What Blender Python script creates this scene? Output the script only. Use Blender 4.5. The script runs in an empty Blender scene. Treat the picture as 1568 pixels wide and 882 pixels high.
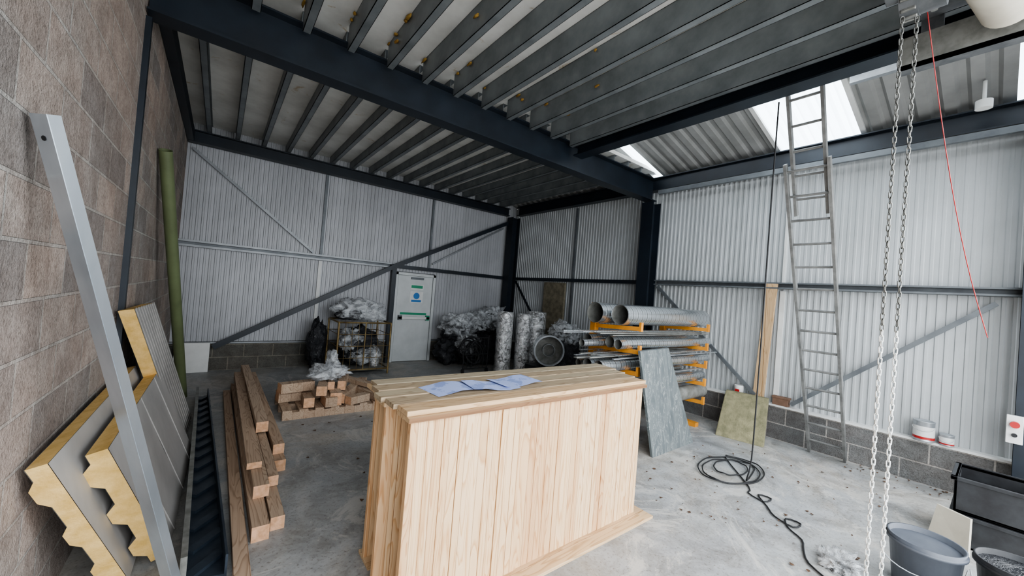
import bpy, bmesh, math, random
from mathutils import Vector, Matrix, noise
random.seed(7)
S=bpy.context.scene
# ---------------------------------------------------------------- materials
def _nt(name):
    m=bpy.data.materials.new(name); m.use_nodes=True
    nt=m.node_tree; b=nt.nodes['Principled BSDF']
    return m,nt,b
def N(nt,t,**k):
    n=nt.nodes.new(t)
    for a,v in k.items(): setattr(n,a,v)
    return n
def coords(nt,scale=(1,1,1),kind='Object'):
    tc=N(nt,'ShaderNodeTexCoord'); mp=N(nt,'ShaderNodeMapping'); mp.inputs['Scale'].default_value=scale
    nt.links.new(tc.outputs[kind],mp.inputs['Vector']); return mp.outputs['Vector']
def ramp(nt,fac,cols):
    r=N(nt,'ShaderNodeValToRGB'); e=r.color_ramp.elements
    while len(e)<len(cols): e.new(.5)
    for i,(p,c) in enumerate(cols):
        e[i].position=p; e[i].color=(*c,1)
    nt.links.new(fac,r.inputs['Fac']); return r.outputs['Color']
def noi(nt,vec,scale,detail=5,rough=.6,dist=0):
    n=N(nt,'ShaderNodeTexNoise'); n.inputs['Scale'].default_value=scale; n.inputs['Detail'].default_value=detail
    n.inputs['Roughness'].default_value=rough; n.inputs['Distortion'].default_value=dist
    nt.links.new(vec,n.inputs['Vector']); return n.outputs['Fac']
def bump(nt,b,h,st=.3,dist=.01):
    bp=N(nt,'ShaderNodeBump'); bp.inputs['Strength'].default_value=st; bp.inputs['Distance'].default_value=dist
    nt.links.new(h,bp.inputs['Height']); nt.links.new(bp.outputs['Normal'],b.inputs['Normal'])
def mix(nt,f,a,bb,mode='MIX'):
    m=N(nt,'ShaderNodeMix',data_type='RGBA',blend_type=mode)
    for s,v in ((0,f),(6,a),(7,bb)):
        if isinstance(v,(int,float)): m.inputs[s].default_value=v
        elif isinstance(v,tuple): m.inputs[s].default_value=(*v,1)
        else: nt.links.new(v,m.inputs[s])
    return m.outputs[2]
def mat(name,c1,c2=None,rough=.6,metal=0,scale=6,bst=.15,stretch=(1,1,1),bd=.004,detail=5,lo=.35,hi=.65,dist=0):
    m,nt,b=_nt(name); c2=c2 or tuple(x*.8 for x in c1)
    v=coords(nt,stretch); n=noi(nt,v,scale,detail,.6,dist)
    nt.links.new(ramp(nt,n,[(lo,c2),(hi,c1)]),b.inputs['Base Color'])
    b.inputs['Roughness'].default_value=rough; b.inputs['Metallic'].default_value=metal
    if bst: bump(nt,b,noi(nt,v,scale*6,4),bst,bd)
    return m
M={}
def blockmat(name,ca,cb,mort,axis,bw=.45,bh=.225,ms=.009):
    m,nt,b=_nt(name)
    g=N(nt,'ShaderNodeNewGeometry'); s=N(nt,'ShaderNodeSeparateXYZ'); c=N(nt,'ShaderNodeCombineXYZ')
    nt.links.new(g.outputs['Position'],s.inputs[0]); nt.links.new(s.outputs[axis],c.inputs['X']); nt.links.new(s.outputs['Z'],c.inputs['Y'])
    br=N(nt,'ShaderNodeTexBrick'); nt.links.new(c.outputs[0],br.inputs['Vector'])
    br.inputs['Scale'].default_value=1; br.inputs['Brick Width'].default_value=bw; br.inputs['Row Height'].default_value=bh
    br.inputs['Mortar Size'].default_value=ms; br.inputs['Mortar Smooth'].default_value=.2; br.inputs['Bias'].default_value=0
    br.inputs['Color1'].default_value=(*ca,1); br.inputs['Color2'].default_value=(*cb,1); br.inputs['Mortar'].default_value=(*mort,1)
    P=g.outputs['Position']
    n1=noi(nt,P,1.6,6,.7); n2=noi(nt,P,70,3,.7); n3=noi(nt,P,7,6,.75); n4=noi(nt,P,.9,4,.6)
    col=mix(nt,.65,br.outputs['Color'],ramp(nt,n1,[(.3,(.58,.55,.53)),(.65,(1,1,1))]),'MULTIPLY')
    col=mix(nt,.65,col,ramp(nt,n3,[(.35,(.55,.51,.49)),(.6,(1,1,1))]),'MULTIPLY')
    col=mix(nt,.6,col,ramp(nt,n2,[(.3,(.4,.37,.35)),(.55,(1,1,1))]),'MULTIPLY')
    col=mix(nt,.6,col,ramp(nt,n4,[(.4,(.92,.98,1.0)),(.6,(1,.93,.88))]),'MULTIPLY')
    nt.links.new(col,b.inputs['Base Color']); b.inputs['Roughness'].default_value=.95
    mm=N(nt,'ShaderNodeMath',operation='MULTIPLY_ADD'); nt.links.new(br.outputs['Fac'],mm.inputs[0]); mm.inputs[1].default_value=-1.4; nt.links.new(n2,mm.inputs[2])
    bump(nt,b,mm.outputs[0],1,.012)
    return m
M['block']=blockmat('dusty_concrete_block',(.57,.475,.415),(.34,.305,.285),(.56,.52,.48),'Y')
M['blockg']=blockmat('grey_block_right',(.24,.24,.235),(.16,.16,.16),(.52,.50,.47),'Y')
M['blockb']=blockmat('grey_block_back',(.19,.185,.165),(.12,.12,.11),(.36,.34,.29),'X')
def floormat():
    m,nt,b=_nt('dusty_concrete_floor_light_patches'); g=N(nt,'ShaderNodeNewGeometry'); P=g.outputs['Position']
    n1=noi(nt,P,.6,8,.65,.8); n2=noi(nt,P,3.5,8,.75,.5); n3=noi(nt,P,45,4,.7); n4=noi(nt,P,1.1,10,.8,1.5)
    c=ramp(nt,n1,[(.32,(.31,.325,.34)),(.5,(.41,.415,.41)),(.64,(.53,.49,.43))])
    c=mix(nt,.9,c,ramp(nt,n2,[(.36,(.58,.56,.53)),(.58,(1,1,1))]),'MULTIPLY')
    c=mix(nt,.75,c,ramp(nt,n3,[(.30,(.45,.39,.33)),(.46,(1,1,1))]),'MULTIPLY')
    c=mix(nt,ramp(nt,n4,[(.53,(0,0,0)),(.58,(.6,.6,.6))]),c,(.57,.55,.51))  # pale patches paint uneven light into the floor colour
    nt.links.new(c,b.inputs['Base Color'])
    nt.links.new(ramp(nt,n2,[(.3,(.35,)*3),(.7,(.75,)*3)]),b.inputs['Roughness'])
    bump(nt,b,n3,.2,.004); return m
M['floor']=floormat()
def cladmat(name,base,dirt,z0=.5,amt=.6):
    m,nt,b=_nt(name); g=N(nt,'ShaderNodeNewGeometry'); P=g.outputs['Position']
    mp=N(nt,'ShaderNodeMapping'); mp.inputs['Scale'].default_value=(5,5,.35); nt.links.new(P,mp.inputs['Vector'])
    n1=noi(nt,P,.8,5,.6); n2=noi(nt,mp.outputs[0],1.2,5,.6)
    c=mix(nt,amt,base,ramp(nt,n1,[(.3,dirt),(.65,(1,1,1))]),'MULTIPLY')
    c=mix(nt,.5,c,ramp(nt,n2,[(.3,(.72,.72,.70)),(.6,(1,1,1))]),'MULTIPLY')
    nt.links.new(c,b.inputs['Base Color']); b.inputs['Roughness'].default_value=.4
    return m
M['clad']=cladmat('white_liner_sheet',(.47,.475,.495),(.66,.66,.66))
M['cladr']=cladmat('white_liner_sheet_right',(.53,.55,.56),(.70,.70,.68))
M['navy']=mat('navy_steel_paint',(.013,.020,.030),(.008,.012,.018),.42,0,3,.05)
M['galv']=mat('galvanised_steel',(.50,.52,.54),(.32,.34,.36),.38,.6,5,.05)
M['joist']=mat('galvanised_joist',(.27,.29,.30),(.16,.175,.185),.42,.35,2.5,.05)
M['foam']=mat('expanding_foam',(.50,.32,.08),(.28,.14,.03),.85,0,20,.5)
def deckmat():
    m,nt,b=_nt('floor_deck_underside'); g=N(nt,'ShaderNodeNewGeometry'); P=g.outputs['Position']
    n1=noi(nt,P,1.4,5,.6); n2=noi(nt,P,3.2,6,.7,1)
    c=ramp(nt,n1,[(.35,(.70,.69,.65)),(.6,(.90,.89,.85))])
    c=mix(nt,.7,c,ramp(nt,n2,[(.62,(1,1,1)),(.70,(.62,.46,.24)),(.78,(.5,.36,.2))]),'MULTIPLY')
    nt.links.new(c,b.inputs['Base Color']); b.inputs['Roughness'].default_value=.8; return m
M['deck']=deckmat()
M['roof']=mat('grey_roof_liner',(.36,.36,.35),(.25,.25,.24),.5,0,1.5,.03)
M['rail']=mat('grey_rail_paint',(.18,.195,.205),(.12,.13,.14),.5,.3,4,.05)
M['railm']=mat('grey_sheeting_rail',(.30,.31,.32),(.22,.23,.24),.45,.4,4,.05)
M['white']=mat('white_paint',(.74,.74,.72),(.64,.64,.62),.5,0,4,.03)
M['door']=mat('door_paint',(.60,.62,.62),(.52,.54,.54),.45,0,3,.03)
M['green']=mat('green_sign',(.02,.30,.16),(.02,.26,.14),.5,0,4,0)
M['blue']=mat('blue_sign',(.03,.20,.50),(.03,.17,.45),.5,0,4,0)
M['black']=mat('black_rubber',(.02,.02,.022),(.012,.012,.013),.55,0,8,.1)
M['alu']=mat('aluminium_channel',(.60,.64,.68),(.44,.48,.52),.28,.75,3,.03,(1,1,.3))
M['ladder']=mat('weathered_aluminium_ladder',(.28,.28,.27),(.17,.17,.165),.5,.4,8,.05)
M['gpipe']=mat('olive_green_pipe',(.15,.18,.09),(.11,.13,.065),.5,0,3,.05)
M['pir']=mat('yellow_pir_foam',(.78,.54,.22),(.62,.40,.13),.9,0,14,.6)
M['pface']=mat('panel_grey_facing',(.44,.42,.40),(.33,.315,.30),.5,.05,2,.03)
M['tray']=mat('dark_blue_tray',(.045,.06,.08),(.02,.028,.04),.4,.2,5,.1)
M['dirty']=mat('dirty_grey_steel',(.30,.30,.28),(.17,.17,.155),.6,.3,9,.2)
M['dkmetal']=mat('dark_hoist_metal',(.12,.125,.13),(.06,.065,.07),.5,.3,9,.1)
def woodmat(name,light,dark,axis='Z',bw=.095,grain=1.0,rough=.6,tint=.25,acr='X',seam=.04):
    m,nt,b=_nt(name); tc=N(nt,'ShaderNodeTexCoord'); s=N(nt,'ShaderNodeSeparateXYZ'); nt.links.new(tc.outputs['Object'],s.inputs[0])
    d=N(nt,'ShaderNodeMath',operation='DIVIDE'); nt.links.new(s.outputs[acr],d.inputs[0]); d.inputs[1].default_value=bw
    fl=N(nt,'ShaderNodeMath',operation='FLOOR'); nt.links.new(d.outputs[0],fl.inputs[0])
    fr=N(nt,'ShaderNodeMath',operation='FRACT'); nt.links.new(d.outputs[0],fr.inputs[0])
    wn=N(nt,'ShaderNodeTexWhiteNoise',noise_dimensions='1D'); nt.links.new(fl.outputs[0],wn.inputs['W'])
    sc={'X':(.8,9,9),'Y':(9,.8,9),'Z':(9,9,.8)}[axis]
    mp=N(nt,'ShaderNodeMapping'); mp.inputs['Scale'].default_value=sc; nt.links.new(tc.outputs['Object'],mp.inputs['Vector'])
    ad=N(nt,'ShaderNodeVectorMath',operation='ADD'); sm=N(nt,'ShaderNodeVectorMath',operation='SCALE'); sm.inputs['Scale'].default_value=17
    nt.links.new(wn.outputs['Color'],sm.inputs[0]); nt.links.new(mp.outputs[0],ad.inputs[0]); nt.links.new(sm.outputs[0],ad.inputs[1])
    n1=noi(nt,ad.outputs[0],1.0,2,.45,.8)
    w=N(nt,'ShaderNodeMath',operation='MULTIPLY'); nt.links.new(n1,w.inputs[0]); w.inputs[1].default_value=12*grain
    w2=N(nt,'ShaderNodeMath',operation='FRACT'); nt.links.new(w.outputs[0],w2.inputs[0])
    c=ramp(nt,w2.outputs[0],[(0,light),(.6,tuple(l*.8+k*.2 for l,k in zip(light,dark))),(.9,dark),(1,light)])
    c=mix(nt,tint,c,ramp(nt,wn.outputs['Value'],[(0,(.74,.54,.40)),(.4,(.93,.84,.74)),(1,(1,1,1))]),'MULTIPLY')
    c=mix(nt,.9,c,ramp(nt,fr.outputs[0],[(0,(.30,.19,.11)),(seam,(1,1,1))]),'MULTIPLY')
    nt.links.new(c,b.inputs['Base Color']); b.inputs['Roughness'].default_value=rough
    return m
M['larch']=woodmat('pale_larch_boards',(.74,.545,.345),(.57,.345,.175),'Z',.098,1,.55,.6,seam=.05)
M['larchx']=woodmat('pale_larch_strip',(.66,.49,.31),(.46,.31,.17),'X',.11,1,.6,.3,'Y')
M['grayw']=woodmat('weathered_top_board',(.46,.39,.28),(.27,.215,.145),'X',.124,1,.7,.5,'Y')
M['lumy']=woodmat('rough_sawn_lumber',(.52,.40,.30),(.33,.235,.165),'Y',.12,1,.75,.3)
M['lumend']=mat('lumber_end_grain',(.76,.47,.30),(.56,.32,.18),.8,0,25,.2)
M['plank']=woodmat('pine_plank',(.62,.44,.26),(.42,.27,.14),'Z',.3,1,.65,.2,'Y')
def clearplastic():
    m,nt,b=_nt('crumpled_clear_plastic')
    b.inputs['Base Color'].default_value=(.74,.76,.78,1); b.inputs['Roughness'].default_value=.12
    v=coords(nt); n=noi(nt,v,6,5,.7,.8); bump(nt,b,n,1,.06)
    nt.links.new(ramp(nt,n,[(.40,(.15,)*3),(.60,(.85,)*3)]),b.inputs['Alpha']); return m
M['plas']=clearplastic()
def blackplastic():
    m,nt,b=_nt('black_plastic_wrap'); b.inputs['Base Color'].default_value=(.03,.031,.035,1); b.inputs['Roughness'].default_value=.18
    v=coords(nt); bump(nt,b,noi(nt,v,7,5,.7,1),1,.06); return m
M['bplas']=blackplastic()
def foil():
    m,nt,b=_nt('crinkled_foil'); b.inputs['Metallic'].default_value=.75; b.inputs['Roughness'].default_value=.25
    v=coords(nt); n=noi(nt,v,11,5,.7,1); bump(nt,b,n,1,.03)
    nt.links.new(ramp(nt,n,[(.36,(.35,.35,.35)),(.56,(1,1,1))]),b.inputs['Base Color']); return m
M['foil']=foil()
def spiral():
    m,nt,b=_nt('spiral_duct_zinc'); b.inputs['Metallic'].default_value=.9; b.inputs['Roughness'].default_value=.25
    v=coords(nt); w=N(nt,'ShaderNodeTexWave',bands_direction='X'); w.inputs['Scale'].default_value=3.2; w.inputs['Distortion'].default_value=0
    nt.links.new(v,w.inputs['Vector']); n=noi(nt,v,3,4,.6)
    c=ramp(nt,w.outputs['Fac'],[(0,(.66,.69,.71)),(.9,(.86,.89,.91)),(1,(.30,.30,.30))])
    c=mix(nt,.5,c,ramp(nt,n,[(.35,(.6,.62,.63)),(.65,(1,1,1))]),'MULTIPLY')
    nt.links.new(c,b.inputs['Base Color']); return m
M['spir']=spiral()
M['orange']=mat('orange_rack_paint',(.75,.32,.04),(.6,.24,.03),.5,0,6,.05)
def slate():
    m,nt,b=_nt('slate_grey_marbled_board'); v=coords(nt,(4,3,1.1)); n=noi(nt,v,1.5,6,.6,2.2)
    nt.links.new(ramp(nt,n,[(.3,(.085,.10,.105)),(.485,(.14,.16,.165)),(.495,(.40,.42,.40)),(.51,(.13,.15,.155)),(.62,(.16,.18,.18)),(.63,(.33,.35,.34)),(.64,(.14,.16,.16))]),b.inputs['Base Color'])
    b.inputs['Roughness'].default_value=.5; return m
M['slate']=slate()
M['rock']=mat('rockwool',(.31,.285,.17),(.18,.17,.10),1,0,9,.8,bd=.01)
M['paper']=mat('drawing_paper',(.42,.50,.80),(.27,.34,.62),.8,0,9,0,lo=.45,hi=.5)
M['red']=mat('red_plastic',(.45,.025,.025),(.36,.02,.02),.4,0,5,0)
M['bucket']=mat('grey_plastic_bucket',(.11,.122,.145),(.08,.09,.11),.45,0,4,.05)
M['dkplas']=mat('dark_plastic_crate',(.03,.032,.035),(.015,.015,.017),.5,0,8,.1)
M['leaf']=mat('dry_leaf',(.14,.075,.04),(.07,.04,.025),.9,0,8,.1)
M['rust']=mat('brass_cage_tube',(.34,.26,.12),(.18,.12,.06),.5,.5,9,.1)
M['chain']=mat('chain_steel',(.30,.30,.28),(.16,.16,.15),.4,.7,20,.05)
M['chainb']=mat('chain_pale',(.85,.85,.82),(.65,.65,.62),.4,.2,20,.05)  # lower links of the same chain, in a paler tone
M['brown']=mat('brown_cardboard',(.22,.13,.09),(.15,.09,.06),.9,0,8,.1)
M['cream']=mat('cream_hoist_cover',(.62,.58,.48),(.5,.46,.38),.5,0,4,.05)
M['osb']=mat('osb_sheet',(.24,.21,.15),(.13,.115,.08),.9,0,9,.2)
M['ext']=mat('exterior_bounce_concrete',(.58,.57,.55),(.48,.47,.45),.9,0,.8,.1)  # kept pale so it throws daylight up to the ceiling
def skyl():
    m,nt,b=_nt('translucent_grp_skylight'); nt.nodes.remove(b)
    o=[n for n in nt.nodes if n.type=='OUTPUT_MATERIAL'][0]
    t=N(nt,'ShaderNodeBsdfTranslucent'); t.inputs[0].default_value=(.80,.87,.92,1)
    g=N(nt,'ShaderNodeBsdfTransparent'); g.inputs[0].default_value=(.9,.95,1,1)
    x=N(nt,'ShaderNodeMixShader'); x.inputs[0].default_value=.12
    nt.links.new(t.outputs[0],x.inputs[1]); nt.links.new(g.outputs[0],x.inputs[2]); nt.links.new(x.outputs[0],o.inputs[0]); return m
M['sky']=skyl()
# ---------------------------------------------------------------- mesh builder
V=Vector
class B:
    def __init__(s,name): s.n=name; s.v=[]; s.f=[]; s.m=[]; s.mats=[]; s.sm=[]
    def mi(s,k):
        if k not in s.mats: s.mats.append(k)
        return s.mats.index(k)
    def add(s,vs,fs,k,smooth=False):
        o=len(s.v); s.v+= [tuple(v) for v in vs]; i=s.mi(k)
        for f in fs: s.f.append([o+a for a in f]); s.m.append(i); s.sm.append(smooth)
        return s
    def hexa(s,p,k):
        return s.add(p,[(3,2,1,0),(4,5,6,7),(0,1,5,4),(1,2,6,5),(2,3,7,6),(3,0,4,7)],k)
    def box(s,a,b,k):
        x0,y0,z0=[min(a[i],b[i]) for i in range(3)]; x1,y1,z1=[max(a[i],b[i]) for i in range(3)]
        return s.hexa([(x0,y0,z0),(x1,y0,z0),(x1,y1,z0),(x0,y1,z0),(x0,y0,z1),(x1,y0,z1),(x1,y1,z1),(x0,y1,z1)],k)
    def bar(s,p0,p1,w,h,k,side=None,ends=None):
        p0,p1=V(p0),V(p1); d=(p1-p0).normalized()
        sd=V(side) if side else (V((0,0,1)).cross(d) if abs(d.z)<.95 else V((1,0,0)))
        sd=(sd-d*sd.dot(d)).normalized(); up=d.cross(sd).normalized()
        q=[sd*(-w/2)-up*h/2,sd*w/2-up*h/2,sd*w/2+up*h/2,-sd*w/2+up*h/2]
        o=[p0+a for a in q]+[p1+a for a in q]
        if ends:
            s.add(o,[(0,1,5,4),(1,2,6,5),(2,3,7,6),(3,0,4,7)],k); s.add(o,[(3,2,1,0),(4,5,6,7)],ends)
            return s
        return s.hexa(o,k)
    def tube(s,pts,r,k,seg=10,caps=True,rs=None,closed=False):
        pts=[V(p) for p in pts]; n=len(pts); rings=[]
        ref=None
        for i,p in enumerate(pts):
            if closed: d=(pts[(i+1)%n]-pts[i-1]).normalized()
            else: d=(pts[min(i+1,n-1)]-pts[max(i-1,0)]).normalized()
            if ref is None: ref=V((0,0,1)) if abs(d.z)<.9 else V((1,0,0))
            a=(ref-d*ref.dot(d)).normalized(); ref=a; b=d.cross(a); rr=rs[i] if rs else r
            rings.append([p+(a*math.cos(t)+b*math.sin(t))*rr for t in [2*math.pi*j/seg for j in range(seg)]])
        vs=[v for g in rings for v in g]; fs=[]
        for i in range(n if closed else n-1):
            i2=(i+1)%n
            for j in range(seg): fs.append((i*seg+j,i*seg+(j+1)%seg,i2*seg+(j+1)%seg,i2*seg+j))
        s.add(vs,fs,k,True)
        if caps and not closed: s.add([*rings[0],*rings[-1]],[tuple(range(seg))[::-1],tuple(range(seg,2*seg))],k)
        return s
    def pipe(s,p0,p1,r,k,th=.004,seg=28,kin=None):
        p0,p1=V(p0),V(p1); s.tube([p0,p1],r,k,seg,False); s.tube([p1,p0],r-th,kin or k,seg,False)
        for p in (p0,p1):
            d=(p1-p0).normalized(); ref=V((0,0,1)) if abs(d.z)<.9 else V((1,0,0)); a=(ref-d*ref.dot(d)).normalized(); b=d.cross(a)
            vs=[p+(a*math.cos(2*math.pi*j/seg)+b*math.sin(2*math.pi*j/seg))*q for q in (r,r-th) for j in range(seg)]
            s.add(vs,[(j,(j+1)%seg,seg+(j+1)%seg,seg+j) for j in range(seg)],k)
        return s
    def lathe(s,c,prof,k,seg=32):
        c=V(c); vs=[c+V((r*math.cos(2*math.pi*j/seg),r*math.sin(2*math.pi*j/seg),z)) for r,z in prof for j in range(seg)]
        fs=[(i*seg+j,i*seg+(j+1)%seg,(i+1)*seg+(j+1)%seg,(i+1)*seg+j) for i in range(len(prof)-1) for j in range(seg)]
        return s.add(vs,fs,k,True)
    def blob(s,c,rad,k,amp=.25,fr=2.5,sub=4,seed=0,zmin=None):
        bm=bmesh.new(); bmesh.ops.create_icosphere(bm,subdivisions=sub,radius=1)
        c=V(c); vs=[]
        for v in bm.verts:
            n=v.co.normalized(); q=n*fr+V((seed*7.3,seed*3.1,seed))
            dd=1+amp*noise.noise(q)+amp*.55*(abs(noise.noise(q*2.7))*2-.5)+amp*.3*(abs(noise.noise(q*6))*2-.5)
            p=c+V((n.x*rad[0],n.y*rad[1],n.z*rad[2]))*dd
            if zmin is not None and p.z<zmin: p.z=zmin+.0
            vs.append(p)
        fs=[[v.index for v in f.verts] for f in bm.faces]; bm.free()
        return s.add(vs,fs,k,True)
    def ibeam(s,p0,p1,w,h,k,tf=.016,tw=.012):
        p0,p1=V(p0),V(p1)
        for zz,ww,hh in ((tf/2,w,tf),(h-tf/2,w,tf),(h/2,tw,h-2*tf)):
            s.bar(p0+V((0,0,zz)),p1+V((0,0,zz)),ww,hh,k)
        return s
    def done(s,bev=0):
        vs=[V(v) for v in s.v]
        lo=V([min(v[i] for v in vs) for i in range(3)]); hi=V([max(v[i] for v in vs) for i in range(3)])
        c=V(((lo.x+hi.x)/2,(lo.y+hi.y)/2,lo.z))
        me=bpy.data.meshes.new(s.n); me.from_pydata([tuple(v-c) for v in vs],[],s.f)
        for k in s.mats: me.materials.append(M[k])
        for i,p in enumerate(me.polygons): p.material_index=s.m[i]; p.use_smooth=s.sm[i]
        me.update()
        o=bpy.data.objects.new(s.n,me); o.location=c; S.collection.objects.link(o)
        if bev:
            md=o.modifiers.new('bevel','BEVEL'); md.width=bev; md.segments=2; md.limit_method='ANGLE'
        return o
def ribbed(b,axis,fix,a0,a1,z0,z1,k,p=.075,d=.014,inward=-1):
    prof=[]; t=a0
    while t<a1:
        for u,w in ((0,0),(.5,0),(.6,1),(.9,1)):
            q=t+u*p
            if q<a1: prof.append((q,w*d*inward))
        t+=p
    prof.append((a1,0)); vs=[]
    for z in (z0,z1):
        for q,w in prof: vs.append((fix+w,q,z) if axis=='y' else (q,fix+w,z))
    n=len(prof); b.add(vs,[(i,i+1,n+i+1,n+i) for i in range(n-1)],k)
XL,XR,YB,YM=-.578,6.36,8.42,4.04
# ---------------------------------------------------------------- shell
B('floor').box((XL-.2,-.5,-.15),(XR+.3,YB+.3,0),'floor').done()
B('exterior_bounce_ground').box((-12,-14,-.2),(18,-.5,-.02),'ext').done()  # unseen ground added outside the opening to bounce light in
b=B('wall_left'); b.box((XL-.2,-.5,0),(XL,YB+.2,4.2),'block'); b.done()
b=B('wall_back'); ribbed(b,'x',YB+.02,XL,3.12,.5,4.2,'clad'); ribbed(b,'x',YB+.02,3.12,4.12,2.06,4.2,'clad'); ribbed(b,'x',YB+.02,4.12,XR+.1,.5,4.2,'clad')
b.box((XL,YB-.03,0),(3.12,YB+.12,.47),'blockb'); b.box((4.12,YB-.03,0),(XR+.1,YB+.12,.47),'blockb')
b.box((XL,YB+.14,0),(XR+.3,YB+.2,5.2),'clad'); b.done()
b=B('wall_right'); ribbed(b,'y',XR+.1,-.5,YM,.48,2.13,'cladr',.075,.012); ribbed(b,'y',XR+.1,1.98,YM,2.13,4.12,'cladr',.075,.014); ribbed(b,'y',XR+.1,-.5,1.98,2.13,4.12,'cladr',.075,.004); ribbed(b,'y',XR+.1,YM,YB,.48,4.12,'cladr'); b.box((XR,-.5,0),(XR+.12,YB,.46),'blockg')
b.box((XR+.12,-.5,0),(XR+.2,YB+.2,4.12),'cladr'); b.done()
b=B('trim_sill_right'); b.box((XR-.02,-.5,.46),(XR+.11,YB,.485),'white'); b.done()
b=B('trim_sill_back'); b.box((XL,YB-.05,.47),(3.1,YB+.02,.495),'railm'); b.box((4.12,YB-.05,.47),(XR,YB+.02,.495),'railm'); b.done()
b=B('trim_wall_seams')
for x in (1.58,3.93): b.box((x-.025,YB-.02,2.2),(x+.025,YB+.02,3.84),'rail')
b.box((1.55,YB-.02,.5),(1.61,YB+.02,2.1),'white')
for y in (6.1,): b.box((XR+.06,y-.025,.5),(XR+.1,y+.025,3.84),'rail')
b.box((XR+.07,1.93,.5),(XR+.1,1.99,2.1),'white'); b.box((XR+.07,1.95,2.2),(XR+.1,1.98,3.8),'white')
b.done()
b=B('wall_rail_back'); 
for z in (2.11,2.19): b.box((XL,YB-.10,z),(3.0,YB+.0,z+.035),'railm')
b.box((XL,YB-.015,2.11),(3.0,YB+.0,2.225),'rail')
b.box((3.0,YB-.1,2.12),(XR,YB,2.2),'navy'); b.done()
b=B('wall_rail_right'); b.box((XR-.06,-.4,2.125),(XR+.08,YM-.1,2.145),'rail'); b.box((XR-.06,-.4,2.195),(XR+.08,YM-.1,2.215),'rail'); b.box((XR+.05,-.4,2.125),(XR+.08,YM-.1,2.215),'rail')
b.box((XR-.04,YM+.1,2.13),(XR+.08,YB-.2,2.2),'navy'); b.done()
def col(name,x,y,w,z1,t=.014):
    b=B(name); b.box((x-w/2,y-w/2,0),(x-w/2+t,y+w/2,z1),'navy').box((x+w/2-t,y-w/2,0),(x+w/2,y+w/2,z1),'navy').box((x-w/2+t,y-t/2,0),(x+w/2-t,y+t/2,z1),'navy')
    b.box((x-w/2-.03,y-w/2-.03,0),(x+w/2+.03,y+w/2+.03,.02),'navy'); b.done()
col('steel_column',XR-.165,YM,.24,3.62); col('steel_column',XR-.17,YB-.23,.24,3.8); col('steel_column',XR-.165,-.22,.24,3.8)
b=B('wall_column_left'); b.box((XL,YM-.025,0),(XL+.035,YM+.03,3.62),'navy'); b.done()
b=B('door_post'); b.box((3.02,YB-.12,0),(3.12,YB-.03,2.12),'navy'); b.done()
B('steel_main_beam').ibeam((XL+.01,YM,3.64),(XR-.16,YM,3.64),.19,.40,'navy').done()
B('steel_edge_beam').ibeam((4.06,-.45,3.84),(4.06,YM-.1,3.84),.19,.30,'navy').done()
B('steel_beam_back').ibeam((XL+.01,YB-.1,3.84),(XR-.27,YB-.1,3.84),.16,.2,'navy').done()
b=B('steel_eaves_beam'); b.ibeam((XR-.06,-.45,3.86),(XR-.06,YB-.3,3.86),.16,.24,'navy'); b.bar((XR-.16,-.4,3.80),(XR-.16,YM-.13,3.80),.05,.07,'rail'); b.done()
b=B('steel_beam_left'); b.box((XL+.005,YM+.1,3.84),(XL+.09,YB-.2,4.0),'navy'); b.box((XL+.005,-.4,3.84),(XL+.09,YM-.1,3.95),'navy'); b.done()
def joist(x,y0,y1,z0=3.955,h=.243,k='joist'):
    b=B('floor_joist'); b.box((x-.003,y0,z0),(x+.003,y1,z0+h),k); b.box((x-.003,y0,z0),(x+.065,y1,z0+.004),k); b.box((x-.003,y0,z0+h-.004),(x+.065,y1,z0+h),k)
    b.box((x+.061,y0,z0),(x+.065,y1,z0+.02),k); b.done()
for i in range(-1,11): joist(.05+.383*i,-.4,3.94)
for i in range(-1,17):
    x=.05+.385*i
    if x<XR-.2: joist(x,4.05,YB-.02,4.045,.153)
b=B('ceiling'); b.box((XL,-.5,4.2),(4.16,YM,4.26),'deck'); b.box((XL,YM,4.2),(XR-.02,YB+.1,4.26),'deck'); b.done()
b=B('expanding_foam_blobs')
for i in range(46):
    x=.05+.383*random.randint(0,10)+random.choice((-.02,.09)); y=random.choice((random.uniform(3.4,3.9),random.uniform(1.6,3.9)))
    b.blob((x,y,4.165 if random.random()<.6 else 4.08),(random.uniform(.008,.02),random.uniform(.015,.06),.014),'foam',.5,2,2,i)
for i in range(8): b.blob((.05+.383*i+.03,3.90,4.05),(.014,.012,.035),'foam',.5,2,2,i+50)
b.done()
def roofz(x): return 4.13+.24*(6.5-x)
def roofsheet(b,y0,y1,k,x0=-.8,x1=6.6,p=.2,d=.035):
    prof=[];t=y0
    while t<y1-1e-6:
        for u,w in ((0,0),(.45,0),(.6,1),(.85,1)):
            q=t+u*p
            if q<y1: prof.append((q,w*d))
        t+=p
    prof.append((y1,0)); n=len(prof)
    b.add([(x,q,roofz(x)+w) for x in (x0,x1) for q,w in prof],[(i,i+1,n+i+1,n+i) for i in range(n-1)],k)
b=B('roof'); 
for y0,y1 in ((-.6,-.22),(.0,1.17),(2.1,3.96),(4.15,8.65)): roofsheet(b,y0,y1,'roof')
b.done()
b=B('roof_skylight')
for y0,y1 in ((-.22,.0),(1.17,2.1),(3.96,4.15)): roofsheet(b,y0,y1,'sky')
b.done()
b=B('roof_skylight_flashing')
for y in (1.17,2.1): b.bar((3.2,y,roofz(3.2)-.02),(6.45,y,roofz(6.45)-.02),.05,.03,'white')
b.done()
b=B('roof_purlin'); 
for x in (5.2,): b.box((x-.03,-.4,roofz(x)-.16),(x+.03,1.1,roofz(x)-.01),'galv')
b.done()
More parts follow.
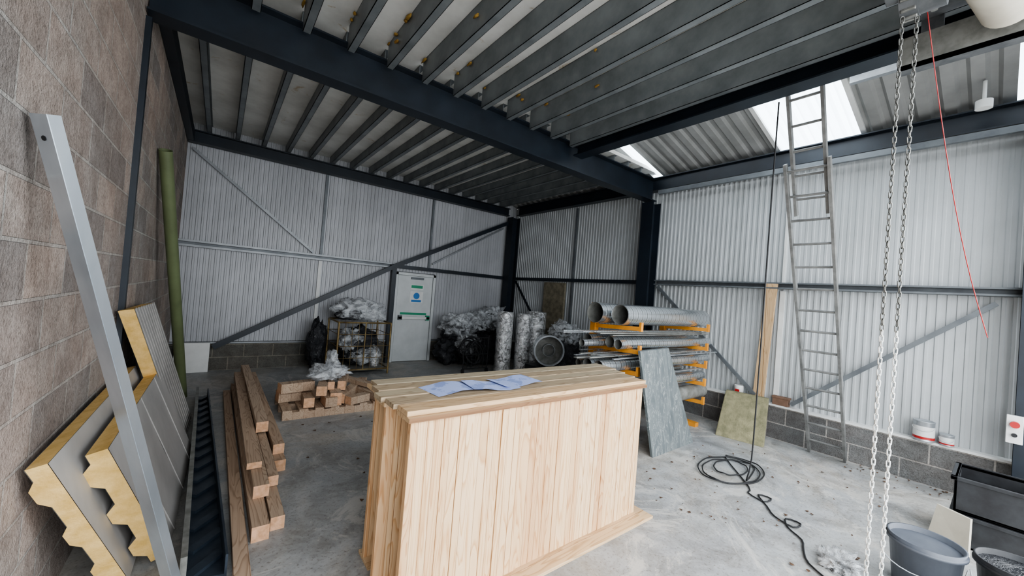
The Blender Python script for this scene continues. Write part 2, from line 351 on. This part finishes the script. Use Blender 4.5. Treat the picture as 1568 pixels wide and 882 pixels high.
b=B('wall_front'); b.box((XL,-.6,3.55),(XR+.2,-.45,5.4),'clad'); b.box((XR-.0,-.6,0),(XR+.2,-.45,3.55),'clad'); b.done()
b=B('back_wall_brace'); b.bar((0,YB-.13,.42),(3.04,YB-.13,2.14),.06,.09,'navy',side=(0,1,0)); b.bar((3.04,YB-.13,2.14),(6.1,YB-.13,3.66),.06,.09,'navy',side=(0,1,0)); b.done()
b=B('back_wall_tie'); b.bar((-.5,YB-.04,3.76),(1.44,YB-.04,2.25),.03,.045,'railm',side=(0,1,0)); b.bar((4.0,YB-.04,2.3),(6.0,YB-.04,3.5),.03,.04,'railm',side=(0,1,0)); b.done()
b=B('right_wall_brace'); b.bar((XR-.0,3.9,2.1),(XR-.0,2.2,.55),.03,.05,'rail',side=(1,0,0)); b.bar((XR,1.75,.53),(XR,.05,2.05),.03,.05,'rail',side=(1,0,0))
b.bar((XR-.0,YB-.3,2.1),(XR-.0,7.0,.9),.03,.05,'navy',side=(1,0,0)); b.done()
# ---------------------------------------------------------------- door
b=B('door_1'); y=YB-.02
b.box((3.13,y-.05,0),(3.19,y+.03,2.04),'door').box((4.05,y-.05,0),(4.11,y+.03,2.04),'door').box((3.13,y-.05,1.98),(4.11,y+.03,2.04),'door')
b.box((3.2,y-.03,.01),(4.04,y+.01,1.975),'door')
b.box((3.5,y-.034,1.66),(3.82,y-.03,1.78),'white'); b.box((3.52,y-.036,1.70),(3.80,y-.032,1.765),'green')
b.box((3.5,y-.036,1.36),(3.82,y-.03,1.62),'white'); b.tube([(3.66,y-.03,1.52),(3.66,y-.04,1.52)],.075,'blue',20); b.box((3.54,y-.038,1.38),(3.78,y-.032,1.43),'blue')
b.box((3.30,y-.036,1.08),(3.94,y-.03,1.13),'green')
b.box((3.25,y-.1,.98),(4.0,y-.06,1.04),'white'); b.box((3.25,y-.1,.96),(3.33,y-.03,1.07),'rail'); b.box((3.92,y-.1,.96),(4.0,y-.03,1.07),'green')
b.box((3.5,y-.07,1.9),(3.8,y-.03,1.95),'rail'); b.done(.003)
b=B('white_board_offcut'); b.box((-.5,YB-.16,0),(-.04,YB-.1,.5),'white'); b.done(.004)
b=B('osb_panel'); b.box((XR-.06,6.2,.0),(XR-.01,6.9,2.1),'osb'); b.done()
# ---------------------------------------------------------------- left side objects
p0=V((-.055,2.66,0.19)); p0=V((-.085,2.66,0.02)); p1=V((-.535,2.06,2.24)); 
b=B('aluminium_channel'); d=(p1-p0).normalized(); sd=V((.75,-.65,0)); sd=(sd-d*sd.dot(d)).normalized(); nn=d.cross(sd).normalized()
W=.064
b.bar(p0,p1,W,.004,'alu',side=sd)
for q in (-W/2,W/2): b.bar(p0+sd*q+nn*.02,p1+sd*q+nn*.02,.004,.04,'alu',side=sd)
b.tube([p1-d*.08-nn*.004,p1-d*.08+nn*.004],.009,'black',12); b.done()
b=B('green_pipe'); b.pipe((-.28,6.74,.0),(XL+.065,5.15,2.9),.055,'gpipe'); b.done()
def panel(name,bn,bf,tn,tf,th,nrib=0,bumps=0,bh=.05,bw=.09):
    b=B(name); bn,bf,tn,tf=map(V,(bn,bf,tn,tf)); n=(bf-bn).cross(tn-bn).normalized()
    if n.x<0: n=-n
    back=[q-n*th for q in (bn,bf,tf,tn)]; fr=[bn,bf,tf,tn]
    b.add(fr+back,[(0,1,5,4),(1,2,6,5),(2,3,7,6),(3,0,4,7)],'pir'); 
    b.add([q+n*.002 for q in fr],[(0,1,2,3)],'pface'); b.add([q-n*.002 for q in back],[(3,2,1,0)],'pface')
    for i in range(nrib):
        t=(i+.5)/nrib; a=bn.lerp(bf,t)+n*.003; c=tn.lerp(tf,t)+n*.003
        b.bar(a,c,.02,.006,'pface',side=(bf-bn))
    u=(tn-bn).normalized()
    for i in range(bumps):
        t=(i+.5)/bumps; w=bw
        a=bn.lerp(tn,t)-n*th; c=bf.lerp(tf,t)-n*th
        vs=[a-u*w,a+u*w,a+u*w*.45-n*bh,a-u*w*.45-n*bh]; vs2=[c-u*w,c+u*w,c+u*w*.45-n*bh,c-u*w*.45-n*bh]
        b.add(vs+vs2,[(3,2,1,0),(4,5,6,7)],'pir'); b.add(vs+vs2,[(0,1,5,4),(1,2,6,5),(2,3,7,6),(3,0,4,7)],'pface')
    return b.done()
panel('insulated_wall_panel',(-.16,4.80,.02),(-.14,5.75,.02),(-.47,3.85,1.42),(-.46,4.85,1.40),.085,9)
panel('insulated_roof_panel',(-.12,2.95,.06),(-.09,4.65,.06),(-.36,2.58,.86),(-.35,4.4,.86),.075,3,3,.045)
panel('insulated_roof_panel',(-.265,2.80,.06),(-.25,4.55,.06),(-.49,2.32,.92),(-.485,4.3,.92),.06,0,3,.028)
b=B('ribbed_steel_tray'); a0,a1=V((-.04,2.7,.0)),V((-.12,6.6,.0)); c0,c1=V((.15,2.65,.0)),V((-.01,6.55,.0))
b.add([a0,c0,c1,a1,a0+V((0,0,.03)),c0+V((0,0,.03)),c1+V((0,0,.03)),a1+V((0,0,.03))],[(3,2,1,0),(4,5,6,7),(0,1,5,4),(1,2,6,5),(2,3,7,6),(3,0,4,7)],'tray')
b.bar(a0+V((0,0,.08)),a1+V((0,0,.08)),.03,.16,'dirty'); b.bar(c0+V((0,0,.07)),c1+V((0,0,.07)),.012,.14,'tray')
for i in range(16):
    t=i/16; p=a0.lerp(a1,t)+V((.02,.0,.04)); q=c0.lerp(c1,t)+V((-.01,.22,.04)); b.bar(p,q,.06,.02,'tray')
b.done()
b=B('lumber_stack')
def L(x0,y0,x1,y1,z,w=.095,h=.095): b.bar((x0,y0,z+h/2),(x1,y1,z+h/2),w,h,'lumy',ends='lumend')
L(.225,2.45,.20,6.7,0,.08,.06)
L(.335,2.92,.30,6.9,0,.1,.1); L(.44,3.0,.42,7.1,0,.085,.09); L(.36,3.3,.34,7.2,.10,.1,.09); L(.45,3.45,.43,7.3,.095,.07,.08)
L(.55,3.9,.53,7.35,0,.09,.1); L(.55,4.05,.52,7.2,.1,.09,.09); L(.33,3.6,.33,7.0,.195,.1,.05); L(.44,4.4,.42,7.25,.2,.1,.1)
b.done(.004)
b=B('pallet'); x0,x1,y0,y1=.72,1.9,5.25,6.05
for i in range(3): b.box((x0,y0+i*.35,0),(x1,y0+i*.35+.09,.09),'lumy')
for i in range(7): b.box((x0+i*.18,y0,.09),(x0+i*.18+.1,y1,.115),'lumy')
b.done()
b=B('timber_offcuts')
for (x,y,z,l,w,h,a) in ((.95,5.7,.12,.5,.16,.14,.1),(1.02,5.5,.12,.45,.12,.12,1.5),(1.35,5.55,.12,.6,.14,.16,1.45),(1.65,5.75,.12,1.0,.12,.12,1.0),(1.8,5.5,.12,.6,.1,.1,1.9),(.9,5.6,.26,.4,.14,.12,.2),(1.2,5.5,.26,.5,.12,.12,1.3),(1.5,5.7,.26,.5,.1,.12,1.25),(1.72,5.85,.24,.9,.12,.06,2.0),(1.25,5.35,.12,.14,.3,.12,0),(1.3,5.75,.28,.6,.1,.1,1.5),(1.6,5.3,.12,.3,.12,.1,.4)):
    d=V((math.cos(a),math.sin(a),0))*l/2; b.bar(V((x,y,z+h/2))-d,V((x,y,z+h/2))+d,w,h,'lumy',ends='lumend')
b.done(.004)
b=B('clear_plastic_bag'); b.blob((1.28,5.6,.49),(.24,.18,.11),'plas',.45,2.2,4,3,.385); b.blob((1.32,5.66,.64),(.08,.08,.13),'plas',.5,2.2,3,5); b.done()
b=B('wire_cage_crate'); x0,x1,y0,y1,z1=1.78,2.74,7.35,8.15,.98
for x in (x0,x1):
    for y in (y0,y1): b.tube([(x,y,0),(x,y,z1)],.018,'rust',8)
for z in (.1,z1):
    b.tube([(x0,y0,z),(x1,y0,z),(x1,y1,z),(x0,y1,z)],.016,'rust',8,closed=True)
for z in (.32,.54,.76): b.tube([(x0,y0,z),(x1,y0,z),(x1,y1,z),(x0,y1,z)],.006,'rust',6,closed=True)
for i in range(1,8):
    x=x0+(x1-x0)*i/8; b.tube([(x,y0,.1),(x,y0,z1)],.004 if i!=4 else .012,'rust',6)
b.box((x0,y0,.08),(x1,y1,.1),'dirty')
b.blob((2.26,7.78,.5),(.34,.28,.37),'bplas',.3,2.4,4,1,.11); b.blob((2.38,7.66,.35),(.3,.2,.2),'plas',.3,2,4,14,.11); b.blob((2.1,7.68,.62),(.22,.2,.24),'plas',.3,2,4,15,.11)
b.pipe((2.55,7.6,.11),(2.55,7.6,.4),.09,'foil',.004,20)
b.done()
b=B('plastic_wrapped_goods'); b.blob((2.2,7.8,1.17),(.46,.3,.24),'plas',.4,2.6,4,8,1.0); b.blob((2.1,7.78,1.08),(.30,.22,.14),'bplas',.3,2.6,4,8,1.0)
b.blob((2.5,7.7,1.1),(.24,.22,.2),'plas',.4,2,3,4,1.0); b.done()
b=B('black_wrapped_bundle'); b.blob((1.56,8.0,.48),(.16,.2,.5),'bplas',.25,2.2,4,6,0.0); b.done()
b=B('plastic_wrapped_pile')
for i,(x,y,z,rx,ry,rz,k) in enumerate(((4.35,7.9,.3,.32,.28,.32,'bplas'),(4.8,7.8,.32,.35,.3,.36,'bplas'),(4.5,7.9,.75,.34,.26,.24,'bplas'),(4.45,7.8,.92,.38,.32,.26,'plas'),(5.0,7.9,.85,.28,.28,.2,'bplas'),(5.0,7.8,1.0,.38,.34,.26,'plas'),(5.2,7.7,.35,.4,.3,.4,'bplas'),(5.5,7.9,.9,.28,.22,.28,'bplas'),(5.5,7.85,1.1,.34,.28,.3,'plas'),(4.7,7.6,.5,.3,.2,.25,'plas'))):
    b.blob((x,y,z),(rx,ry,rz),k,.4,2.4,4,i+20,0.0)
b.done()
b=B('black_hose_coils')
for i in range(8):
    c=V((4.45+.1*(i%3),7.05+.03*i,.32+.06*(i%4))); r=.2+.02*(i%3); ax=random.uniform(-.4,.4)
    b.tube([c+V((math.cos(t)*r,math.sin(t)*r*math.sin(ax),math.sin(t)*r)) for t in [2*math.pi*j/20 for j in range(20)]],.018,'black',6,closed=True)
b.done()
b=B('black_wheeled_trolley')
for x in (4.15,4.75): b.tube([(x,6.85,.05),(x,6.85,.8)],.012,'black',6)
for z in (.1,.4,.75): b.tube([(4.15,6.85,z),(4.75,6.85,z)],.012,'black',6)
for i in range(5): b.tube([(4.25+.1*i,6.85,.1),(4.25+.1*i,6.85,.75)],.006,'black',6)
for x in (4.15,4.75): b.tube([(x-.015,6.85,.05),(x+.015,6.85,.05)],.05,'black',14)
b.done()
for nm,x,y,r,h in (('foil_insulated_duct',4.96,6.58,.175,1.35),('foil_insulated_duct',5.36,6.42,.17,1.33)):
    b=B(nm); prof=[(0,0),(r,0)]+[(r*(1+.03*math.sin(i*2.1)),h*i/14) for i in range(1,14)]+[(r,h),(r*.8,h),(r*.8,h-.1),(0,h-.1)]; b.lathe((x,y,0),prof,'foil',28); b.done()
b=B('galvanised_barrel'); r=.23;h=1.38; b.lathe((5.83,6.56,0),[(0,0),(r,0),(r,.3),(r+.012,.32),(r,.34),(r,.66),(r+.012,.68),(r,.7),(r,1.0),(r+.012,1.02),(r,1.04),(r,h),(r-.02,h),(r-.02,h-.05),(0,h-.05)],'foil'); b.done()
b=B('wrapped_equipment_crate'); b.box((4.9,5.05,0),(5.5,5.75,.4),'dkplas')
for z in (.12,.28): b.box((4.89,5.04,z),(5.51,5.76,z+.02),'dirty')
b.done(.01)
b=B('round_duct_section'); c=V((5.15,5.35,.705)); dd=V((-.55,-.8,0)).normalized(); b.pipe(c,c-dd*.3,.29,'spir',.01,36); b.pipe(c+dd*.012,c-dd*.02,.3,'galv',.03,36); b.tube([c-dd*.2,c-dd*.21],.28,'dirty',30); b.pipe(c-dd*.05,c-dd*.19,.12,'galv',.006,24); b.done()
b=B('plastic_sheet_heap'); b.blob((5.95,5.75,.5),(.33,.36,.58),'bplas',.3,2.4,4,31,0.0); b.blob((5.9,5.7,1.0),(.30,.32,.24),'plas',.4,2.4,4,33); b.done()
# ---------------------------------------------------------------- duct rack with its load
b=B('cantilever_pipe_rack')
for x in (4.05,5.75):
    b.box((x-.04,3.33,0),(x+.04,3.41,1.72),'orange'); b.box((x-.05,2.72,0),(x+.05,3.45,.06),'orange')
    for z in (.35,.62,.88,1.14,1.42): b.bar((x,3.33,z),(x,2.66,z+.03),.045,.05,'orange'); b.box((x-.022,2.64,z+.0),(x+.022,2.67,z+.11),'orange')
b.bar((4.05,3.37,.3),(5.75,3.37,.3),.05,.05,'orange'); b.bar((4.05,3.37,1.6),(5.75,3.37,1.6),.05,.05,'orange'); b.done()
b=B('spiral_duct'); b.pipe((3.80,3.17,1.60),(5.85,3.17,1.60),.13,'spir',.004,kin='dirty'); b.done()
b=B('spiral_duct'); b.pipe((3.92,2.88,1.60),(6.0,2.88,1.60),.125,'spir',.004,kin='dirty'); b.done()
b=B('metal_pipe_bundle')
R2=random.Random(5)
for z,k in ((1.19,6),(.93,7),(.67,6),(.40,3)):
    y=2.73
    for i in range(k):
        r=R2.choice((.03,.045,.06,.07)) if z>.5 else .10
        y+=r+.003; x0=R2.uniform(3.4,3.95); x1=R2.uniform(5.85,6.1)
        if y+r>3.3: break
        b.pipe((x0,y,z+r-.0),(x1,y+.0,z+r),r,R2.choice(('spir','spir','galv','dirty')),.003,16,kin='dirty'); y+=r+.004
for i in range(30):
    z=R2.choice((1.20,.94,.68))+.15+R2.uniform(0,.04); y=R2.uniform(2.70,3.2); x0=R2.uniform(3.1,3.9)
    b.bar((x0,y,z),(R2.uniform(5.6,6.15),y+R2.uniform(-.05,.05),z+.01),R2.choice((.03,.05,.1)),.010,R2.choice(('galv','spir','dirty')))
b.done()
b=B('marbled_grey_board'); f=[V((4.08,2.40,0)),V((5.05,2.42,0)),V((4.56,2.575,1.22)),V((3.92,2.56,1.2))]; n=V((0,.03,.005))
b.hexa([f[0],f[1],f[1]+n,f[0]+n,f[3],f[2],f[2]+n,f[3]+n],'slate'); b.done()
b=B('rockwool_slab'); f=[V((5.67,2.42,0)),V((5.80,1.86,0)),V((6.24,1.98,.56)),V((6.16,2.52,.56))]; n=V((.085,.02,-.0))
b.hexa([f[0],f[1],f[1]+n,f[0]+n,f[3],f[2],f[2]+n,f[3]+n],'rock'); b.done(.01)
b=B('timber_plank'); b.bar((XR+.045,2.17,.487),(XR-.04,2.06,2.2),.04,.14,'plank',side=(1,0,0)); b.done(.003)
b=B('paint_pot'); c=(XR+.01,2.42,.486); b.lathe(c,[(0,0),(.06,0),(.065,.15),(.06,.16),(.05,.15),(0,.14)],'white',20); b.box((c[0]-.068,c[1]-.03,c[2]+.04),(c[0]-.062,c[1]+.03,c[2]+.1),'red'); b.done()
b=B('cardboard_box'); b.box((XR-.015,1.78,.486),(XR+.075,1.97,.60),'brown'); b.box((XR-.02,1.77,.58),(XR+.08,1.98,.605),'brown'); b.done(.004)
def tin(x,y,z,r,h):
    b=B('paint_tin'); b.lathe((x,y,z),[(0,0),(r,0),(r+.003,.006),(r,.012),(r,h-.012),(r+.004,h-.006),(r+.002,h),(r-.012,h),(r-.014,h-.008),(0,h-.008)],'galv',28); b.lathe((x,y,z+h*.2),[(r+.001,0),(r+.001,h*.55)],'white',28)
    b.lathe((x,y,z+h*.12),[(r+.002,0),(r+.002,h*.12)],'red',28)
    b.tube([(x-r*.9-.02*math.sin(t),y+math.cos(t)*r,z+h*.75-abs(math.sin(t))*.05) for t in [math.pi*j/10 for j in range(11)]],.002,'galv',5); b.done()
tin(XR-.02,.50,.486,.085,.22); tin(XR+.0,.33,.486,.055,.12)
# ---------------------------------------------------------------- ladder
b=B('extension_ladder'); f0=V((6.27,0,0)); f1=V((4.33,0,3.72))
def lad(s0,s1,yc0,yc1,w,off,n):
    d=(f1-f0).normalized(); up=V((-d.z,0,d.x)); up=up if up.x<0 else -up
    a=f0.lerp(f1,s0)+up*off; c=f0.lerp(f1,s1)+up*off
    for q in (-w/2,w/2): b.bar(a+V((0,yc0+q,0)),c+V((0,yc1+q,0)),.026,.06,'ladder',side=(0,1,0))
    for i in range(n):
        t=(i+.7)/n; p=a.lerp(c,t); y=yc0+(yc1-yc0)*t
        b.tube([p+V((0,y-w/2,0)),p+V((0,y+w/2,0))],.014,'ladder',8)
lad(0.005,.89,1.31,1.26,.36,0,14); lad(.755,1.05,1.265,1.24,.27,-.05,5); b.done()
# ---------------------------------------------------------------- timber panels in the centre
b=B('larch_timber_panel_stack')
def wp(x0,x1,y,h=1.06,k='larch',lipb=.12):
    xs=x0; 
    while xs<x1-.01:
        w=min(.098,x1-xs); o=random.choice((0,.003,.006)); b.box((xs+.0015,y-o,.022),(xs+w-.0015,y+.03,h),k); xs+=w
    b.box((x0-.02,y-.03,h),(x1+.02,y+.14,h+.025),'larchx'); 
    b.box((x0+.0,y-lipb,0),(x1+.1,y+.09,.022),'larchx')
wp(.82,2.86,1.82); wp(.80,2.95,2.12,lipb=.1); wp(.84,3.0,2.40,lipb=.1); 
for y,x0,x1,k in ((2.02,.78,2.95,'grayw'),(2.16,.76,3.0,'grayw'),(2.32,.80,3.08,'grayw'),(2.47,.84,3.12,'grayw'),(1.88,.80,2.9,'larchx')): b.box((x0,y-.062,1.086),(x1,y+.062,1.108+random.uniform(0,.008)),k)
b.done(.002)
b=B('paper_drawings')
for x,y,a in ((1.22,2.13,.1),(1.5,2.10,-.15),(1.74,2.14,.05)):
    c,s=math.cos(a),math.sin(a); g=[]
    for j in range(2):
        for i in range(5):
            u=(i/4-.5)*.34; v=(j-.5)*.24; g.append((x+u*c-v*s,y+u*s+v*c,1.122+.010*math.sin(i*1.4+x*9)+ .003))
    b.add(g,[(i,i+1,i+6,i+5) for i in range(4)],'paper',True)
b.done()
b=B('larch_offcut'); b.box((.50,1.95,0),(.75,2.07,.05),'larchx'); b.box((.55,2.08,0),(.78,2.18,.03),'larchx'); b.done(.003)
# ---------------------------------------------------------------- cable
b=B('hanging_black_cable'); pts=[V((4.2,1.42,3.83)),V((4.22,1.43,3.3)),V((4.3,1.46,2.2)),V((4.4,1.5,1.0)),V((4.46,1.53,.25)),V((4.45,1.56,.02))]
for i in range(70):
    t=i/70; a=t*2*math.pi*3.3; c=V((4.62,1.78)) ; rr=.26+.1*math.sin(t*9)
    pts.append(V((c.x+math.cos(a-.8)*rr*1.3,c.y+math.sin(a-.8)*rr*.8,.012+.004*(i%3))))
for q in ((4.35,1.5),(4.2,1.45),(4.15,1.3),(4.28,1.28),(4.25,1.38),(4.08,1.25),(3.95,1.15),(3.9,1.0),(4.02,.98),(4.0,1.08),(3.85,1.02),(3.75,.9),(3.6,.85),(3.45,.78),(3.3,.6),(3.0,.5)): pts.append(V((q[0],q[1],.01)))
sm=[]
for i in range(len(pts)-1):
    p=[pts[max(i-1,0)],pts[i],pts[i+1],pts[min(i+2,len(pts)-1)]]
    for t in (0,.33,.66):
        sm.append(.5*((2*p[1])+(p[2]-p[0])*t+(2*p[0]-5*p[1]+4*p[2]-p[3])*t*t+(3*p[1]-p[0]-3*p[2]+p[3])*t**3))
b.tube(sm,.007,'black',6); b.done()
# ---------------------------------------------------------------- chains and hoist
def link(b,c,k,L=.034,W=.014,r=.0028,rot=0):
    pts=[]
    for j in range(12):
        t=2*math.pi*j/12; w=math.cos(t)*W/2; l=math.sin(t)*W/2+(L/2-W/2)*(1 if math.sin(t)>=0 else -1)
        pts.append(c+V((math.cos(rot)*w,math.sin(rot)*w,l)))
    b.tube(pts,r,k,5,closed=True)
for nm,x,y,zb in (('hoist_chain',2.60,.365,.30),('hoist_chain',2.64,.318,.22)):
    b=B(nm); z=3.27;i=0
    while z>zb:
        link(b,V((x,y,z)),'chain' if z>1.72 else 'chainb',rot=(.5 if i%2 else 2.07)); z-=.0275; i+=1
    b.done()
b=B('shutter_chain_hoist')
b.tube([(2.62,.22,3.38),(2.62,.31,3.38)],.09,'dkmetal',24); b.pipe((2.62,.31,3.38),(2.62,.375,3.38),.095,'dkmetal',.03,28)
for i in range(12):
    a=2*math.pi*i/12; b.box((2.62+math.cos(a)*.095-.008,.315,3.38+math.sin(a)*.095-.008),(2.62+math.cos(a)*.095+.008,.37,3.38+math.sin(a)*.095+.008),'chain')
b.box((2.44,.12,3.34),(2.56,.42,3.52),'dkmetal'); b.tube([(2.98,.10,3.58),(3.38,.04,3.58)],.115,'cream',28); b.tube([(2.94,.105,3.58),(2.98,.10,3.58)],.125,'dkmetal',28); b.tube([(2.66,.20,3.46),(2.95,.10,3.56)],.06,'dkmetal',20)
b.box((2.45,-.4,3.74),(3.5,.40,3.78),'dkmetal')
for x,y in ((2.52,.38),(2.70,.33),(2.84,.28)): b.tube([(x,y,3.40),(x,y,3.74)],.014,'chain',8)
b.bar((3.15,.08,3.6),(3.15,.08,3.78),.03,.05,'dkmetal')
b.bar((2.47,0,3.78),(2.47,0,3.95),.04,.06,'navy'); b.bar((3.4,0,3.78),(3.4,0,3.95),.04,.06,'navy'); b.done(.004)
b=B('shutter_guide_plate'); b.box((3.50,-.4,3.46),(3.54,.50,3.66),'dirty'); b.box((3.50,-.4,3.46),(3.62,.50,3.475),'dkmetal'); b.box((3.50,-.3,3.66),(3.54,-.2,3.95),'dkmetal'); b.box((3.50,.3,3.66),(3.54,.4,3.95),'dkmetal'); b.done()
b=B('red_pull_cord'); P0=V((2.72,.30,3.40)); e=V((3.3,.05,1.72)); pts=[P0]
for i in range(1,13):
    t=i/12; pts.append(P0.lerp(e,t)-V((0,0,.18*math.sin(math.pi*t))))
b.tube(pts,.0022,'red',5); b.done()
b=B('push_button_box'); x=XR-.31; b.box((x-.03,-.15,.72),(x+.02,-.05,.98),'white'); b.tube([(x-.03,-.10,.9),(x-.07,-.10,.9)],.03,'red',16); b.tube([(x-.03,-.10,.8),(x-.05,-.10,.8)],.018,'black',12); b.done(.004)
b=B('security_light'); b.tube([(5.9,.2,4.05),(5.9,.2,3.97)],.06,'white',18); b.tube([(5.9,.2,4.25),(5.9,.2,4.05)],.015,'white',10); b.done(.004)
def bucket(nm,x,y,r,h,k,filled=None):
    b=B(nm); b.lathe((x,y,0),[(0,0),(r*.82,0),(r*.97,h*.88),(r*1.06,h*.88),(r*1.06,h*.93),(r,h*.93),(r*1.04,h),(r*.97,h),(r*.80,.02),(0,.02)],k,36)
    if filled: b.lathe((x,y,h*.9),[(0,.01),(r*.95,0)],filled,36)
    b.tube([(x-r*1.05*math.cos(t)*.25-r*.95,y+r*1.05*math.cos(t),h*.86-.14*math.sin(t)) for t in [math.pi*j/12 for j in range(13)]],.004,'galv',6); b.done()
bucket('plastic_bucket',3.86,.265,.18,.335,'bucket','bucket')
bucket('plastic_bucket',3.98,-.12,.18,.34,'dkplas','bplas')
b=B('plastic_tool_crate'); 
for z0,z1 in ((0,.26),(.27,.55)):
    b.box((4.9,-.3,z0),(5.4,.2,z0+.02),'dkplas'); b.box((4.9,-.3,z0),(4.92,.2,z1),'dkplas'); b.box((5.38,-.3,z0),(5.4,.2,z1),'dkplas'); b.box((4.9,-.3,z0),(5.4,-.28,z1),'dkplas'); b.box((4.9,.18,z0),(5.4,.2,z1),'dkplas')
    b.box((4.88,-.32,z1-.03),(4.92,.22,z1),'dkplas'); b.box((5.38,-.32,z1-.03),(5.42,.22,z1),'dkplas'); b.box((4.88,.18,z1-.03),(5.42,.22,z1),'dkplas')
b.done(.004)
b=B('cream_board_offcut'); b.hexa([(4.60,.10,0),(4.74,.33,0),(4.76,.32,0),(4.62,.09,0),(4.70,.10,.3),(4.82,.28,.3),(4.84,.27,.3),(4.72,.09,.3)],'cream'); b.done()
b=B('clear_plastic_sheet'); b.blob((3.64,.64,.03),(.13,.11,.07),'plas',.6,2.5,4,77,0.0); b.done()
b=B('fallen_leaves')
for i in range(170):
    if i<115: x=random.uniform(3.2,5.6); y=random.uniform(.5,2.3)
    else: x=random.uniform(.75,3.3); y=random.uniform(2.8,5.1)
    if i%4==0: x=6.33-abs(random.gauss(0,.2)); y=random.uniform(.25,1.1)
    r=random.uniform(.006,.022); a=random.uniform(0,6.28); z=.004
    pts=[(x+math.cos(a+t)*r*(1 if j%2 else .5),y+math.sin(a+t)*r*(1 if j%2 else .6),z+random.uniform(0,.012)) for j,t in enumerate([k*math.pi/3 for k in range(6)])]
    b.add(pts,[(0,1,2,3,4,5)],'leaf')
b.done()
# ---------------------------------------------------------------- light
w=bpy.data.worlds.new('overcast_sky'); S.world=w; w.use_nodes=True
bg=w.node_tree.nodes['Background']; bg.inputs[0].default_value=(.90,.95,1,1); bg.inputs[1].default_value=7.0
def portal(nm,loc,rot,sx,sy):
    l=bpy.data.lights.new(nm,'AREA'); l.shape='RECTANGLE'; l.size=sx; l.size_y=sy; l.cycles.is_portal=True
    o=bpy.data.objects.new(nm,l); o.location=loc; o.rotation_euler=rot; S.collection.objects.link(o)
portal('daylight_portal_front',((XL+XR)/2,-.62,1.77),(math.radians(90),0,0),XR-XL,3.55)
try: S.view_settings.look='AgX - Medium High Contrast'
except Exception as ex: print(ex)
# ---------------------------------------------------------------- camera
f=581.574;yaw,pit,rol=[math.radians(a) for a in (37.61,.87,4.59)]
F=V((math.sin(yaw)*math.cos(pit),math.cos(yaw)*math.cos(pit),math.sin(pit))); R=V((math.cos(yaw),-math.sin(yaw),0)); U=R.cross(F)
r=R*math.cos(rol)+U*math.sin(rol); u=-R*math.sin(rol)+U*math.cos(rol)
cd=bpy.data.cameras.new('camera'); cd.sensor_width=36; cd.lens=f/1568*36; cd.clip_start=.02
co=bpy.data.objects.new('camera',cd); S.collection.objects.link(co); S.camera=co
co.matrix_world=Matrix(((r.x,u.x,-F.x,0),(r.y,u.y,-F.y,0),(r.z,u.z,-F.z,1.75),(0,0,0,1)))
